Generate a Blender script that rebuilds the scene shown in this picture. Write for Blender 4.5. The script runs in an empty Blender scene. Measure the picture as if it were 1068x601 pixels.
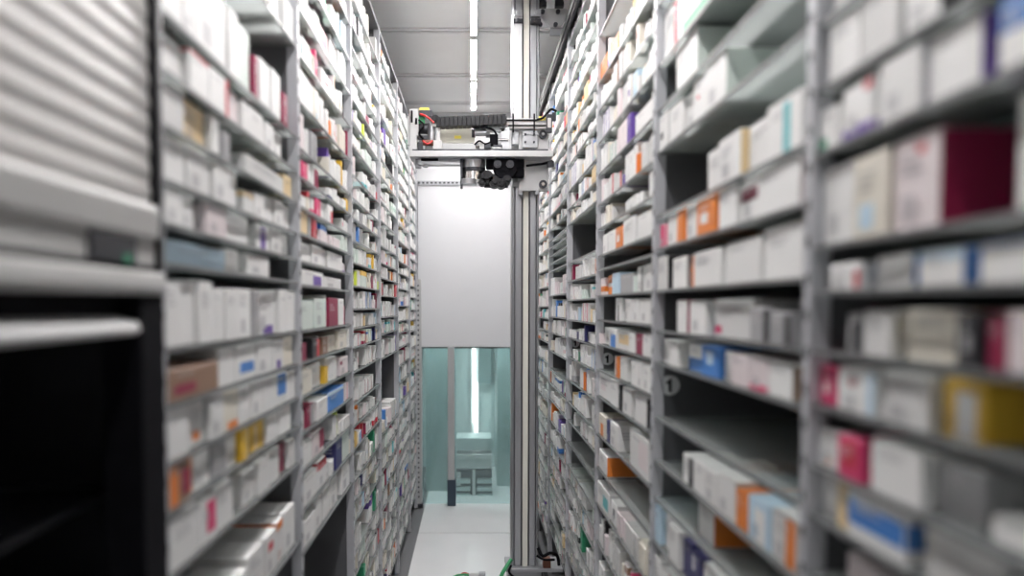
import bpy, bmesh, math, random
from mathutils import Vector
random.seed(11)
SC = bpy.context.scene
COL = SC.collection

# ------------------------------------------------------------------ camera constants (1068x601)
F, PX0, PY0 = 830.0, 494.0, 356.0
PITCH = math.atan(36 / F)
CP, SP = math.cos(PITCH), math.sin(PITCH)
H = 1.637            # camera height
CEIL = H + 1.574
D = 6.5              # back wall
FACE = 0.46          # rack faces at x = +-FACE
RTOP = H + 1.36      # top of the racks

def on_face(px, py, X):
    """pixel -> (Y, Z) on the vertical plane x = X"""
    dep = F * X / (px - PX0)
    v = (PY0 - py) * dep / F
    return dep * CP + v * SP, H - dep * SP + v * CP
def on_depth(px, py, Y):
    """pixel -> (X, Z) on the plane y = Y"""
    r, u = (px - PX0) / F, (PY0 - py) / F
    t = Y / (CP + u * SP)
    return r * t, H + t * (-SP + u * CP)
def on_floor(px, py, Z=0.0):
    r, u = (px - PX0) / F, (PY0 - py) / F
    t = (Z - H) / (-SP + u * CP)
    return r * t, t * (CP + u * SP)
def proj(X, Y, Z):
    dep = Y * CP - (Z - H) * SP
    v = Y * SP + (Z - H) * CP
    return PX0 + F * X / dep, PY0 - F * v / dep, dep
def face_y(px, Z, X):
    """Y of the point on plane x=X at height Z seen at column px"""
    dep = F * X / (px - PX0)
    return (dep + (Z - H) * SP) / CP

# ------------------------------------------------------------------ materials
def principled(name, col, rough=0.5, metal=0.0, spec=0.5, noise=0.0, nscale=20.0, bump=0.0, stretch=None):
    m = bpy.data.materials.new(name); m.use_nodes = True
    nt = m.node_tree; b = nt.nodes['Principled BSDF']
    b.inputs['Base Color'].default_value = (*col, 1)
    b.inputs['Roughness'].default_value = rough
    b.inputs['Metallic'].default_value = metal
    b.inputs['Specular IOR Level'].default_value = spec
    if noise or bump:
        tc = nt.nodes.new('ShaderNodeTexCoord'); n = nt.nodes.new('ShaderNodeTexNoise')
        n.inputs['Scale'].default_value = nscale; n.inputs['Detail'].default_value = 4
        if stretch:
            mp = nt.nodes.new('ShaderNodeMapping'); mp.inputs['Scale'].default_value = stretch
            nt.links.new(tc.outputs['Object'], mp.inputs['Vector']); nt.links.new(mp.outputs[0], n.inputs['Vector'])
        else:
            nt.links.new(tc.outputs['Object'], n.inputs['Vector'])
        if noise:
            r = nt.nodes.new('ShaderNodeValToRGB')
            r.color_ramp.elements[0].position = .3; r.color_ramp.elements[1].position = .7
            r.color_ramp.elements[0].color = (*[c * (1 - noise) for c in col], 1)
            r.color_ramp.elements[1].color = (*[min(1, c * (1 + noise)) for c in col], 1)
            nt.links.new(n.outputs['Fac'], r.inputs['Fac']); nt.links.new(r.outputs['Color'], b.inputs['Base Color'])
        if bump:
            bp = nt.nodes.new('ShaderNodeBump'); bp.inputs['Strength'].default_value = bump; bp.inputs['Distance'].default_value = .002
            nt.links.new(n.outputs['Fac'], bp.inputs['Height']); nt.links.new(bp.outputs[0], b.inputs['Normal'])
    return m

def emission(name, col, strength):
    m = bpy.data.materials.new(name); m.use_nodes = True
    nt = m.node_tree; nt.nodes.clear()
    o = nt.nodes.new('ShaderNodeOutputMaterial'); e = nt.nodes.new('ShaderNodeEmission')
    e.inputs['Color'].default_value = (*col, 1); e.inputs['Strength'].default_value = strength
    nt.links.new(e.outputs[0], o.inputs['Surface'])
    return m

def sheet_glass(name, tint, body, fac, rough=.08, metal=0.0):
    """thin sheet: tinted see-through layer mixed with a reflective body"""
    m = bpy.data.materials.new(name); m.use_nodes = True
    nt = m.node_tree; b = nt.nodes['Principled BSDF']; out = nt.nodes['Material Output']
    b.inputs['Base Color'].default_value = (*body, 1); b.inputs['Roughness'].default_value = rough
    b.inputs['Metallic'].default_value = metal
    t = nt.nodes.new('ShaderNodeBsdfTransparent'); t.inputs['Color'].default_value = (*tint, 1)
    mx = nt.nodes.new('ShaderNodeMixShader'); mx.inputs['Fac'].default_value = fac
    nt.links.new(t.outputs[0], mx.inputs[1]); nt.links.new(b.outputs[0], mx.inputs[2])
    nt.links.new(mx.outputs[0], out.inputs['Surface'])
    return m

M = {}
M['steel'] = principled('grey_painted_steel', (.36, .37, .39), .42, .25, noise=.06, nscale=9)
M['panel'] = principled('rack_panel_steel', (.13, .134, .142), .5, .2, noise=.08, nscale=6)
M['post'] = principled('zinc_post', (.52, .53, .56), .38, .25, noise=.06, nscale=14)
M['hole'] = principled('slot_shadowless_dark', (.015, .015, .018), .7)
M['shelf'] = sheet_glass('shelf_glass', (.87, .895, .888), (.52, .54, .535), .34, .12)
_m = M['shelf'].node_tree; _mx = _m.nodes['Mix Shader']; _bs = _m.nodes['Principled BSDF']
_tl = _m.nodes.new('ShaderNodeBsdfTranslucent'); _tl.inputs['Color'].default_value = (.81, .835, .83, 1)
_m2 = _m.nodes.new('ShaderNodeMixShader'); _m2.inputs['Fac'].default_value = .55
_m.links.new(_bs.outputs[0], _m2.inputs[1]); _m.links.new(_tl.outputs[0], _m2.inputs[2]); _m.links.new(_m2.outputs[0], _mx.inputs[2])
M['shelfedge'] = principled('shelf_edge_rail', (.17, .178, .182), .3, .2)
M['wall'] = principled('grey_wall_panel', (.62, .63, .64), .45, noise=.03, nscale=3)
M['whitepanel'] = principled('white_panel', (.63, .64, .66), .35, noise=.015, nscale=3)
M['ceil'] = principled('ceiling_panel', (.78, .785, .785), .65, 0.0, noise=.03, nscale=2.5)
M['joint'] = principled('ceiling_joint', (.50, .505, .51), .6, 0.0)
M['floor'] = principled('floor_sheet', (.80, .80, .81), .22, noise=.03, nscale=2.5)
M['floorgap'] = principled('floor_channel', (.22, .22, .23), .5, .3)
M['black'] = principled('black_plastic', (.006, .006, .008), .7, spec=.08, noise=.2, nscale=30)
M['blackmetal'] = principled('black_metal', (.010, .0105, .013), .4, 0.0, .3)
M['dark'] = principled('dark_graphite', (.05, .052, .06), .4, .5)
M['alu'] = principled('brushed_aluminium', (.44, .45, .47), .32, .7, noise=.05, nscale=60, stretch=(1, 1, .05))
M['alulight'] = principled('anodised_light', (.50, .505, .51), .38, .35, noise=.03, nscale=12)
M['aludark'] = principled('aluminium_groove', (.10, .10, .11), .45, .6)
M['cream'] = principled('ivory_strip', (.74, .73, .66), .5)
M['chrome'] = principled('polished_steel', (.72, .71, .70), .15, .95)
M['white'] = principled('white_plastic', (.66, .665, .665), .4)
M['beige'] = principled('beige_plate', (.52, .51, .44), .4, .2)
M['yellow'] = principled('yellow_sticker', (.85, .72, .12), .5)
M['green'] = principled('green_board', (.05, .35, .14), .5)
M['red'] = principled('red_wire', (.55, .03, .03), .45)
M['brown'] = principled('brown_connector', (.17, .06, .035), .5)
M['shutter'] = principled('shutter_slats', (.55, .54, .525), .42, .15, noise=.04, nscale=5)
M['shutterbar'] = principled('shutter_bar', (.50, .50, .49), .55, .1, noise=.03, nscale=8)
M['led'] = principled('green_button', (.10, .35, .22), .25)
M['disc'] = principled('sticker_disc', (.78, .79, .80), .6)
M['teal'] = principled('teal_wall', (.34, .44, .44), .5, noise=.1, nscale=5)
M['paleteal'] = principled('pale_teal_panel', (.62, .70, .70), .4, noise=.06, nscale=8)
M['navy'] = principled('dark_louvre', (.03, .05, .075), .4)
M['glass'] = sheet_glass('teal_glass', (.82, .90, .895), (.42, .52, .52), .24, .05, metal=.6)
M['darkglass'] = principled('dark_interior', (.012, .013, .017), .25)
M['lamp'] = emission('lamp_diffuser', (1.0, .966, .962), 74.0)
M['streakglow'] = emission('streak_tube_glow', (.95, 1.0, .99), 5.0)
M['vestibulefill'] = emission('vestibule_fill_glow', (.95, 1.0, .99), 34.0)

mc = bpy.data.materials.new('printed_carton_board'); mc.use_nodes = True
_nt = mc.node_tree; _b = _nt.nodes['Principled BSDF']
_a = _nt.nodes.new('ShaderNodeAttribute'); _a.attribute_name = 'Col'
_nt.links.new(_a.outputs['Color'], _b.inputs['Base Color'])
_b.inputs['Roughness'].default_value = .42
_n = _nt.nodes.new('ShaderNodeTexNoise'); _n.inputs['Scale'].default_value = 40
_bp = _nt.nodes.new('ShaderNodeBump'); _bp.inputs['Strength'].default_value = .15; _bp.inputs['Distance'].default_value = .001
_tc = _nt.nodes.new('ShaderNodeTexCoord'); _nt.links.new(_tc.outputs['Object'], _n.inputs['Vector'])
_nt.links.new(_n.outputs['Fac'], _bp.inputs['Height']); _nt.links.new(_bp.outputs[0], _b.inputs['Normal'])
M['carton'] = mc

# ------------------------------------------------------------------ object helpers
def tag(o, label=None, cat=None, group=None, kind=None):
    if label: o['label'] = label
    if cat: o['category'] = cat
    if group: o['group'] = group
    if kind: o['kind'] = kind
    return o
def empty(name, loc, label, cat, group=None):
    o = bpy.data.objects.new(name, None); COL.objects.link(o); o.location = loc
    o.empty_display_size = .05
    return tag(o, label, cat, group)

class MB:
    """collects shapes; build() links them as ONE mesh object"""
    def __init__(s): s.v, s.f, s.m = [], [], []
    def quad(s, pts, mi=0):
        n = len(s.v); s.v += [tuple(p) for p in pts]; s.f.append(tuple(range(n, n + len(pts)))); s.m.append(mi); return s
    def box(s, x0, x1, y0, y1, z0, z1, mi=0):
        x0, x1 = min(x0, x1), max(x0, x1); y0, y1 = min(y0, y1), max(y0, y1); z0, z1 = min(z0, z1), max(z0, z1)
        n = len(s.v)
        s.v += [(x0, y0, z0), (x1, y0, z0), (x1, y1, z0), (x0, y1, z0), (x0, y0, z1), (x1, y0, z1), (x1, y1, z1), (x0, y1, z1)]
        for q in ((0, 3, 2, 1), (4, 5, 6, 7), (0, 1, 5, 4), (1, 2, 6, 5), (2, 3, 7, 6), (3, 0, 4, 7)):
            s.f.append(tuple(n + i for i in q)); s.m.append(mi)
        return s
    def pbox(s, px0, py0, px1, py1, Y0, Y1, mi=0):
        """box whose front face (at depth Y0) covers a rectangle measured on the photograph"""
        xa, za = on_depth(px0, py0, Y0); xb, zb = on_depth(px1, py1, Y0)
        return s.box(xa, xb, Y0, Y1, za, zb, mi)
    def cyl(s, p0, p1, r0, r1=None, n=20, mi=0, caps=True):
        p0, p1 = Vector(p0), Vector(p1); r1 = r0 if r1 is None else r1
        d = (p1 - p0).normalized(); a = d.orthogonal().normalized(); b = d.cross(a)
        k = len(s.v)
        for i in range(n):
            t = 2 * math.pi * i / n; w = a * math.cos(t) + b * math.sin(t)
            s.v += [tuple(p0 + w * r0), tuple(p1 + w * r1)]
        for i in range(n):
            j = (i + 1) % n
            s.f.append((k + 2 * i, k + 2 * j, k + 2 * j + 1, k + 2 * i + 1)); s.m.append(mi)
        if caps:
            s.f.append(tuple(k + 2 * i for i in reversed(range(n)))); s.m.append(mi)
            s.f.append(tuple(k + 2 * i + 1 for i in range(n))); s.m.append(mi)
        return s
    def tube(s, pts, r, n=10, mi=0):
        pts = [Vector(p) for p in pts]
        # smooth the polyline (Catmull-Rom)
        fine = []
        for i in range(len(pts) - 1):
            p0 = pts[max(i - 1, 0)]; p1 = pts[i]; p2 = pts[i + 1]; p3 = pts[min(i + 2, len(pts) - 1)]
            for k in range(6):
                t = k / 6
                fine.append(.5 * ((2 * p1) + (p2 - p0) * t + (2 * p0 - 5 * p1 + 4 * p2 - p3) * t * t + (3 * p1 - p0 - 3 * p2 + p3) * t ** 3))
        fine.append(pts[-1])
        k0 = len(s.v); ref = Vector((.31, .17, .93))
        for i, p in enumerate(fine):
            d = (fine[min(i + 1, len(fine) - 1)] - fine[max(i - 1, 0)]).normalized()
            a = d.cross(ref).normalized(); b = d.cross(a)
            for j in range(n):
                t = 2 * math.pi * j / n
                s.v.append(tuple(p + (a * math.cos(t) + b * math.sin(t)) * r))
        for i in range(len(fine) - 1):
            for j in range(n):
                q = (j + 1) % n
                s.f.append((k0 + i * n + j, k0 + i * n + q, k0 + (i + 1) * n + q, k0 + (i + 1) * n + j)); s.m.append(mi)
        s.f.append(tuple(k0 + j for j in range(n))); s.m.append(mi)
        s.f.append(tuple(k0 + (len(fine) - 1) * n + j for j in reversed(range(n)))); s.m.append(mi)
        return s
    def prism(s, prof, axis, a0, a1, mi=0):
        """extrude a closed 2-D profile along an axis: 'y' -> profile (x,z); 'x' -> (y,z); 'z' -> (x,y)"""
        def P(q, a):
            return {'y': (q[0], a, q[1]), 'x': (a, q[0], q[1]), 'z': (q[0], q[1], a)}[axis]
        n = len(prof); k = len(s.v)
        s.v += [P(q, a0) for q in prof] + [P(q, a1) for q in prof]
        for i in range(n):
            j = (i + 1) % n
            s.f.append((k + i, k + j, k + n + j, k + n + i)); s.m.append(mi)
        s.f.append(tuple(k + i for i in reversed(range(n)))); s.m.append(mi)
        s.f.append(tuple(k + n + i for i in range(n))); s.m.append(mi)
        return s
    def build(s, name, mats, parent=None, bevel=0.0, smooth=False, label=None):
        if not isinstance(mats, (list, tuple)): mats = [mats]
        me = bpy.data.meshes.new(name)
        org = Vector((0, 0, 0))
        if parent is None:
            xs = [v[0] for v in s.v]; ys = [v[1] for v in s.v]; zs = [v[2] for v in s.v]
            org = Vector(((min(xs) + max(xs)) / 2, (min(ys) + max(ys)) / 2, min(zs)))
        me.from_pydata([tuple(Vector(v) - org) for v in s.v], [], s.f)
        for m in mats: me.materials.append(m)
        me.polygons.foreach_set('material_index', s.m)
        bm = bmesh.new(); bm.from_mesh(me); bmesh.ops.recalc_face_normals(bm, faces=bm.faces); bm.to_mesh(me); bm.free()
        if smooth:
            me.polygons.foreach_set('use_smooth', [True] * len(me.polygons))
            me.set_sharp_from_angle(angle=math.radians(40))
        o = bpy.data.objects.new(name, me); COL.objects.link(o)
        if parent is None: o.location = org
        else:
            o.parent = parent
            w = Vector((0, 0, 0)); q = parent
            while q is not None: w += q.location; q = q.parent
            o.location = -w
        if bevel:
            b = o.modifiers.new('edge', 'BEVEL'); b.width = bevel; b.segments = 2; b.limit_method = 'ANGLE'; b.angle_limit = math.radians(50)
        if label: o['label'] = label
        return o

def struct(o): o['kind'] = 'structure'; return o

# ------------------------------------------------------------------ setting
WX = .90
fl = MB()
seams = [on_floor(480, y)[1] for y in (556,)]
edges = [-1.8, 1.2, 2.4, 3.5, 4.58, seams[0], D + 2.6]
for a, b in zip(edges[:-1], edges[1:]):
    fl.box(-.40, .40, a + .004, b - .004, -.03, 0, 0)
fl.box(-WX, -.40, -1.8, D + 2.6, -.03, -.012, 1); fl.box(.40, WX, -1.8, D + 2.6, -.03, -.012, 1)
fl.box(-.40, .40, -1.8, D + 2.6, -.04, -.012, 1)
struct(fl.build('floor', [M['floor'], M['floorgap']]))

ce = MB()
cs = [1.0, 1.9, 2.8, 3.65] + [on_depth(450, y, 1) for y in ()]
def ceil_y(py): 
    u = (PY0 - py) / F; t = (CEIL - H) / (-SP + u * CP); return t * (CP + u * SP)
cs = [-1.0, 0.0, 1.0, 1.95, 2.85, 3.7, ceil_y(31), ceil_y(78), ceil_y(107)]
ce.box(-WX, WX, -1.8, D + .1, CEIL, CEIL + .06, 0)
for y in cs:
    ce.box(-WX, WX, y - .022, y + .022, CEIL - .006, CEIL + .01, 1)
    ce.box(-WX, WX, y - .034, y - .022, CEIL - .012, CEIL + .01, 0); ce.box(-WX, WX, y + .022, y + .034, CEIL - .012, CEIL + .01, 0)
struct(ce.build('ceiling', [M['ceil'], M['joint']]))
struct(MB().box(-WX - .05, -WX, -1.8, D + 2.6, 0, CEIL).build('wall_left', M['wall']))
struct(MB().box(WX, WX + .05, -1.8, D + 2.6, 0, CEIL).build('wall_right', M['wall']))
struct(MB().box(-WX, WX, -1.85, -1.8, 0, CEIL).build('wall_front', M['wall']))

# back wall: grey upper wall, bright white panel, opening with glass below
_, z_panel_top = on_depth(480, 191, D); _, z_glass_top = on_depth(480, 362, D)
xl0, _ = on_depth(440, 400, D); xl1, _ = on_depth(467, 400, D); xr0, _ = on_depth(474, 400, D); xr1 = .50
wb = MB()
wb.box(-WX, WX, D + .02, D + .10, z_glass_top, CEIL)
wb.box(-WX, xl0, D + .02, D + .10, 0, z_glass_top); wb.box(xr1, WX, D + .02, D + .10, 0, z_glass_top)
struct(wb.build('wall_back', M['wall']))
wp = MB(); wp.box(-.455, .50, D - .02, D + .02, z_glass_top, z_panel_top)
struct(wp.build('trim_1', M['whitepanel'], bevel=.003))
# perforated bar along the top of the white panel
pb = MB(); pb.box(-.455, .50, D - .035, D - .02, z_panel_top - .02, z_panel_top + .012, 0)
x = -.45
while x < .49:
    pb.box(x, x + .018, D - .0365, D - .03, z_panel_top - .010, z_panel_top + .004, 1); x += .034
struct(pb.build('trim_2', [M['steel'], M['hole']]))
# post between the glass panes, with its dark foot
tm = MB(); _, zd = on_depth(470, 500, D)
tm.box(xl1, xr0, D - .03, D + .06, zd, z_glass_top, 0); tm.box(xl1 - .004, xr0 + .012, D - .034, D + .06, 0, zd, 1)
struct(tm.build('trim_3', [M['alulight'], M['navy']], bevel=.003))
# perforated corner post on the left of the glass
cp = MB(); xa, _ = on_depth(433.5, 400, D - .06); xb, _ = on_depth(439.5, 400, D - .06)
cp.box(xa, xb, D - .07, D - .02, .03, z_glass_top + .55, 0); cp.box(xa - .008, xb + .01, D - .075, D - .01, 0, .03, 1)
z = .08
while z < z_glass_top + .5:
    cp.box((xa + xb) / 2 - .006, (xa + xb) / 2 + .006, D - .0715, D - .06, z, z + .014, 1); z += .04
struct(cp.build('trim_4', [M['alulight'], M['dark']]))

win = MB()
win.box(xl0, xl1, D + .02, D + .035, z_glass_top - .012, z_glass_top); win.box(xr0, xr1, D + .02, D + .035, z_glass_top - .012, z_glass_top)
w1 = struct(win.build('window_1', M['dark']))
MB().box(xl0, xl1, D + .036, D + .044, 0.004, z_glass_top - .012).build('pane', M['glass'], w1)
MB().box(xr0, xr1, D + .036, D + .044, 0.004, z_glass_top - .012).build('pane', M['glass'], w1)

# the vestibule seen through the glass
VB = D + 1.6
vw = MB(); vw.box(-WX, WX, VB, VB + .05, 0, CEIL)
struct(vw.build('wall_vestibule', M['paleteal']))
struct(MB().box(-WX, WX, D + .1, VB, 2.1, 2.15).build('ceiling_vestibule', M['paleteal']))
sv = MB(); xs, _ = on_depth(518, 400, D + .9); sv.box(xs, xs + .12, D + .7, VB - .02, 0.0, 2.08)
struct(sv.build('trim_5', M['teal']))
sv = MB(); xs0, _ = on_depth(444, 400, D + .5); xs1, _ = on_depth(473, 400, D + .5); sv.box(xs0, xs1 + .02, D + .5, D + .55, 0.0, 2.08)
struct(sv.build('trim_6', M['teal']))

# ------------------------------------------------------------------ lamps
LZ = CEIL - .02
def lamp(y0, y1, label, w=.015):
    r = empty('ceiling_lamp', (0, (y0 + y1) / 2, CEIL - .05), label, 'lamp', 'strip lamps along the ceiling')
    hb = MB(); hb.box(-.017, .017, y0, y1, CEIL - .0425, CEIL - .0005)
    for y in (y0, y1 - .012): hb.box(-.017, .017, y, y + .012, CEIL - .0445, CEIL - .0425)
    for q in (-1, 1): hb.box(q * .015, q * .017, y0, y1, CEIL - .047, CEIL - .0425)  # side skirts added to cut the light on the upper shelves
    hb.build('housing', M['white'], r)
    d = MB(); d.box(-w, w, y0 + .012, y1 - .012, CEIL - .0445, CEIL - .0425); d.build('diffuser', M['lamp'], r)
    return r
lamp(5.50, 6.27, 'lit white strip lamp on the ceiling, the segment ending at the back wall')
lamp(4.63, 5.45, 'lit white strip lamp on the ceiling, middle segment of the row')
lamp(3.72, 4.57, 'lit white strip lamp on the ceiling at the top edge of the view')
lamp(2.80, 3.66, 'lit white strip lamp on the ceiling above the third shelving bays')
lamp(1.88, 2.74, 'lit white strip lamp on the ceiling above the second shelving bays')
lamp(.96, 1.82, 'lit white strip lamp on the ceiling above the roller shutter')
lamp(.04, .90, 'lit white strip lamp on the ceiling straight above the camera')

vl = empty('ceiling_lamp', (0, D + .2, 2.06), 'unseen ceiling lamp added to brighten the small room behind the glass', 'lamp')  # added out of view, only to brighten the room beyond the glass
MB().box(-.25, .25, D + .11, D + .29, 2.07, 2.099).build('housing', M['white'], vl)
MB().box(-.24, .24, D + .12, D + .28, 2.06, 2.07).build('diffuser', M['vestibulefill'], vl)
# glowing tube added to give the bright streak in the glass; bench and louvres
t = empty('streak_strip', (on_depth(495, 410, VB - .1)[0], VB - .05, .8), 'upright white glowing strip added behind the glass for its bright streak', 'lamp')
b = MB(); b.pbox(491.5, 362, 499, 453, VB - .03, VB - .002); b.build('back_plate', M['white'], t)
b = MB(); b.pbox(493.2, 363, 495.2, 441, VB - .05, VB - .03); b.pbox(495.4, 400, 497.8, 452, VB - .05, VB - .03); b.build('tube', M['streakglow'], t, bevel=.004)
b = MB(); b.pbox(499.5, 356, 513, 400, VB - .12, VB - .002)
o = b.build('wall_box', M['teal'], bevel=.01); tag(o, 'grey teal box on the wall behind the glass, beside the glowing strip', 'box')
q = empty('bench', (on_depth(495, 480, D + .4)[0], D + .5, 0), 'pale bench with dark louvred front standing behind the glass', 'bench')
BY = D + .32
b = MB(); b.pbox(476, 457, 513, 470, BY, BY + .3); b.build('upper_board', M['paleteal'], q, bevel=.006)
b = MB(); b.pbox(476, 474, 513, 489, BY - .01, BY + .3); b.build('lower_board', M['white'], q, bevel=.006)
b = MB(); b.pbox(476, 489, 513, 522, BY + .06, BY + .28); b.build('body', M['navy'], q)
for yy in (500.5, 508.5, 516):
    for (x0, x1) in ((476, 490.5), (497.5, 513)):
        b = MB(); b.pbox(x0, yy, x1, yy + 4, BY - .005, BY + .06); b.build('louvre', M['paleteal'], q)
b = MB(); b.pbox(492.6, 491, 495.8, 520, BY + .0, BY + .03); b.build('centre_strip', M['white'], q)
b = MB(); b.pbox(476.5, 493, 480.5, 507, BY + .0, BY + .03); b.build('side_strip', M['white'], q)

# ------------------------------------------------------------------ racks
POSTS = {'R': [.15, 1.091, 2.03, 2.97, 3.91, 4.85, 5.79, 6.44], 'L': [1.17, 2.10, 3.01, 3.92, 4.83, 5.74, 6.42]}
SGN = {'R': 1, 'L': -1}
ORD = ['nearest', 'second', 'third', 'fourth', 'fifth', 'sixth', 'seventh']
def bay_phrase(side, k):
    if side == 'R': return ORD[k] + ' bay on the right'
    return ('bay beside the shutter' if k == 0 else ORD[k] + ' bay on the left')

ROWS = []       # dict(side, bay, z, n, explicit, fill)
def row(side, k, px, py, explicit=(), fill=None, z=None, hmax=None, empty_p=.12):
    X = SGN[side] * FACE
    if z is None: z = on_face(px, py, X)[1]
    ROWS.append(dict(side=side, k=k, z=z, ex=list(explicit), fill=fill, hmax=hmax, empty_p=empty_p))

# nearest bay on the right
row('R', 0, 862, -70, [])
row('R', 0, 862, 18, [(866, 900, 50, 'g'), (905, 945, 50, 's')])
row('R', 0, 871, 82, [(866, 897, 62, 'w'), (900, 938, 74, 'g'), (946, 983, 82, 'w>k'), (1000, 1050, 70, 's')])
row('R', 0, 857, 157, [(852, 876, 42, 'w/e0403'), (881, 914, 54, 'w/r7A8A/v0A02'), (920, 963, 66, 'w'), (968, 1022, 72, 'w>v'), (1043, 1085, 80, 'w/b0A5A')])
row('R', 0, 852, 256, [(852, 888, 80, 'w'), (890, 928, 86, 'c/l2614'), (931, 977, 97, 'p>m/r5789'), (1046, 1085, 125, 'w')])
row('R', 0, 867, 303, [(868, 900, 27, 'w/r8A07'), (907, 945, 34, 'w>b'), (958, 1005, 38, 'w>b/l0A7A'), (1020, 1085, 45, 'w/b0A9A')])
row('R', 0, 897, 371, [(882, 898, 42, 's/k3A08'), (900, 928, 48, 'g'), (935, 993, 55, 'c>y'), (998, 1020, 58, 'k/s3736'), (1028, 1046, 60, 'm'), (1052, 1085, 65, 'p')])
row('R', 0, 850, 421, [(849, 870, 39, 'P/p3636'), (874, 914, 46, 'w/l8A0A/r3568'), (920, 967, 55, 'g'), (972, 1015, 62, 'y>y/w3808')])
row('R', 0, 850, 486, [(848, 872, 38, 'w/o3613'), (876, 901, 44, 'P/r2839'), (910, 962, 58, 'w'), (968, 1012, 60, 's'), (1025, 1085, 28, 'w')])
row('R', 0, 843, 534, [(847, 872, 44, 'w'), (873, 884, 46, 'Y'), (887, 946, 62, 'w/b0A38/l0589'), (962, 1042, 72, 'g')])
row('R', 0, 870, 616, [(872, 920, 40, 'p')])
row('R', 0, 850, 690, [])
# second bay on the right
row('R', 1, 687, -60, [])
row('R', 1, 687, 5, [(720, 750, 40, 'w')])
row('R', 1, 687, 68, [(687, 710, 58, 'w/r5709'), (713, 744, 66, 'w/r6938/e0A02'), (746, 774, 75, 'w>s'), (808, 838, 88, 'p')])
row('R', 1, 704, 96, [(704, 726, 50, 'w>G')])
row('R', 1, 687, 158, [(686, 698, 36, 'w/k2535'), (699, 711, 38, 'w'), (712, 722, 40, 'w'), (723, 735, 46, 'w/r3556'), (736, 757, 54, 'w>G')])
row('R', 1, 731, 202, [(732, 748, 44, 'w'), (749, 772, 48, 'w>Y'), (773, 800, 52, 'w'), (801, 836, 58, 'w/t5709')])
row('R', 1, 689, 258, [(690, 695, 24, 'p/P0A0A'), (696, 706, 30, 'w'), (707, 714, 33, 'o'), (715, 727, 36, 'w'), (728, 748, 37, 'o/w2636'), (750, 768, 40, 'w'), (769, 789, 46, 'w/m0A58'), (790, 836, 50, 'w>p')])
row('R', 1, 681, 303, [(682, 697, 34, 'g>k'), (701, 716, 32, 'w>s'), (718, 723, 34, 'o'), (723, 752, 37, 'w'), (755, 793, 44, 'w'), (795, 836, 56, 'w')])
row('R', 1, 705, 347, [(706, 716, 34, 'w>m'), (719, 735, 35, 'w'), (742, 780, 41, 'g/P0213'), (783, 803, 36, 's/k7A0A'), (805, 826, 34, 's/k7A0A')])
row('R', 1, 688, 379, [(688, 697, 25, 'w'), (697, 707, 26, 'w'), (713, 731, 28, 'w/b0A05'), (731, 748, 32, 'b/l3748'), (749, 756, 30, 'w'), (757, 763, 24, 'n'), (763, 782, 32, 'p'), (782, 800, 34, 'p/P0A02'), (801, 826, 36, 'w>n')])
row('R', 1, 687, 437, [])
row('R', 1, 712, 505, [(712, 723, 31, 'w/k6A0A'), (724, 735, 34, 'w'), (736, 747, 36, 'w'), (748, 766, 42, 'w'), (767, 778, 40, 'o'), (780, 803, 46, 'l/w3808'), (804, 829, 52, 'w/o6A0A')])
row('R', 1, 740, 579, [(722, 738, 44, 'w>o')])
row('R', 1, 681, 563, [(680, 689, 38, 'l'), (690, 698, 36, 'w'), (699, 709, 38, 'w'), (711, 719, 38, 'B'), (721, 731, 38, 'B/w1459'), (733, 760, 42, 'w/b5A04')])
row('R', 1, 681, 632, [(678, 690, 54, 'w'), (691, 700, 54, 'w/r7A0A'), (702, 720, 54, 'm')])
row('R', 1, 681, 720, [])
# third bay on the right
R3 = [(-60, 60, []), (6, 0, [(627, 634, 20, 'o'), (637, 646, 20, 'o')]), (45, 0, []), (89, 0, []), (133, 0, [(655, 659, 30, 'v'), (660, 677, 26, 'w')]), (176, 0, [(649, 651, 12, 'v')]), (210, 0, []),
      (248, 0, [(629, 634, 20, 'w'), (635, 642, 21, 'w'), (643, 650, 22, 'o/w2636'), (651, 664, 26, 'w'), (665, 679, 28, 'w')]), (267, 1, []),
      (304, 0, [(626, 630, 18, 'p/o0A25'), (631, 636, 20, 'o/w0A46'), (638, 646, 22, 'l'), (647, 660, 20, 's'), (663, 669, 26, 'w/k7A0A'), (671, 680, 28, 'w')]),
      (338, 1, [(642, 648, 24, 'w/k4607'), (649, 654, 24, 'w'), (655, 660, 24, 'w'), (661, 667, 25, 'w'), (668, 678, 26, 'w')]),
      (372, 0, [(627, 635, 18, 'w'), (636, 644, 19, 'w/b2907'), (645, 655, 20, 'w/Y0A38'), (656, 662, 20, 'w'), (663, 669, 22, 'm'), (670, 681, 24, 'w')]),
      (408, 1, [(638, 642, 20, 'w'), (643, 646, 22, 'o'), (647, 654, 24, 'w'), (659, 665, 26, 'w'), (666, 671, 27, 'w'), (672, 679, 28, 'w')]),
      (446, 1, [(624, 636, 26, 'w/p2636'), (637, 645, 26, 'w'), (646, 648, 26, 'k'), (650, 659, 28, 'w'), (662, 675, 30, 'w>k')]),
      (500, 1, [(625, 632, 22, 'c/o3706'), (633, 636, 22, 'B'), (637, 645, 26, 'w'), (657, 677, 40, 'w/p5A29')]),
      (548, 1, [(625, 634, 20, 'w>o')]), (600, 0, [(624, 636, 24, 'w/t5927'), (637, 643, 24, 'w/k3637')]), (655, 0, []), (720, 0, []), (790, 0, [])]
for (y, bare, ex) in R3: row('R', 2, 670, y, ex, None if bare else True, empty_p=.06)
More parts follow.
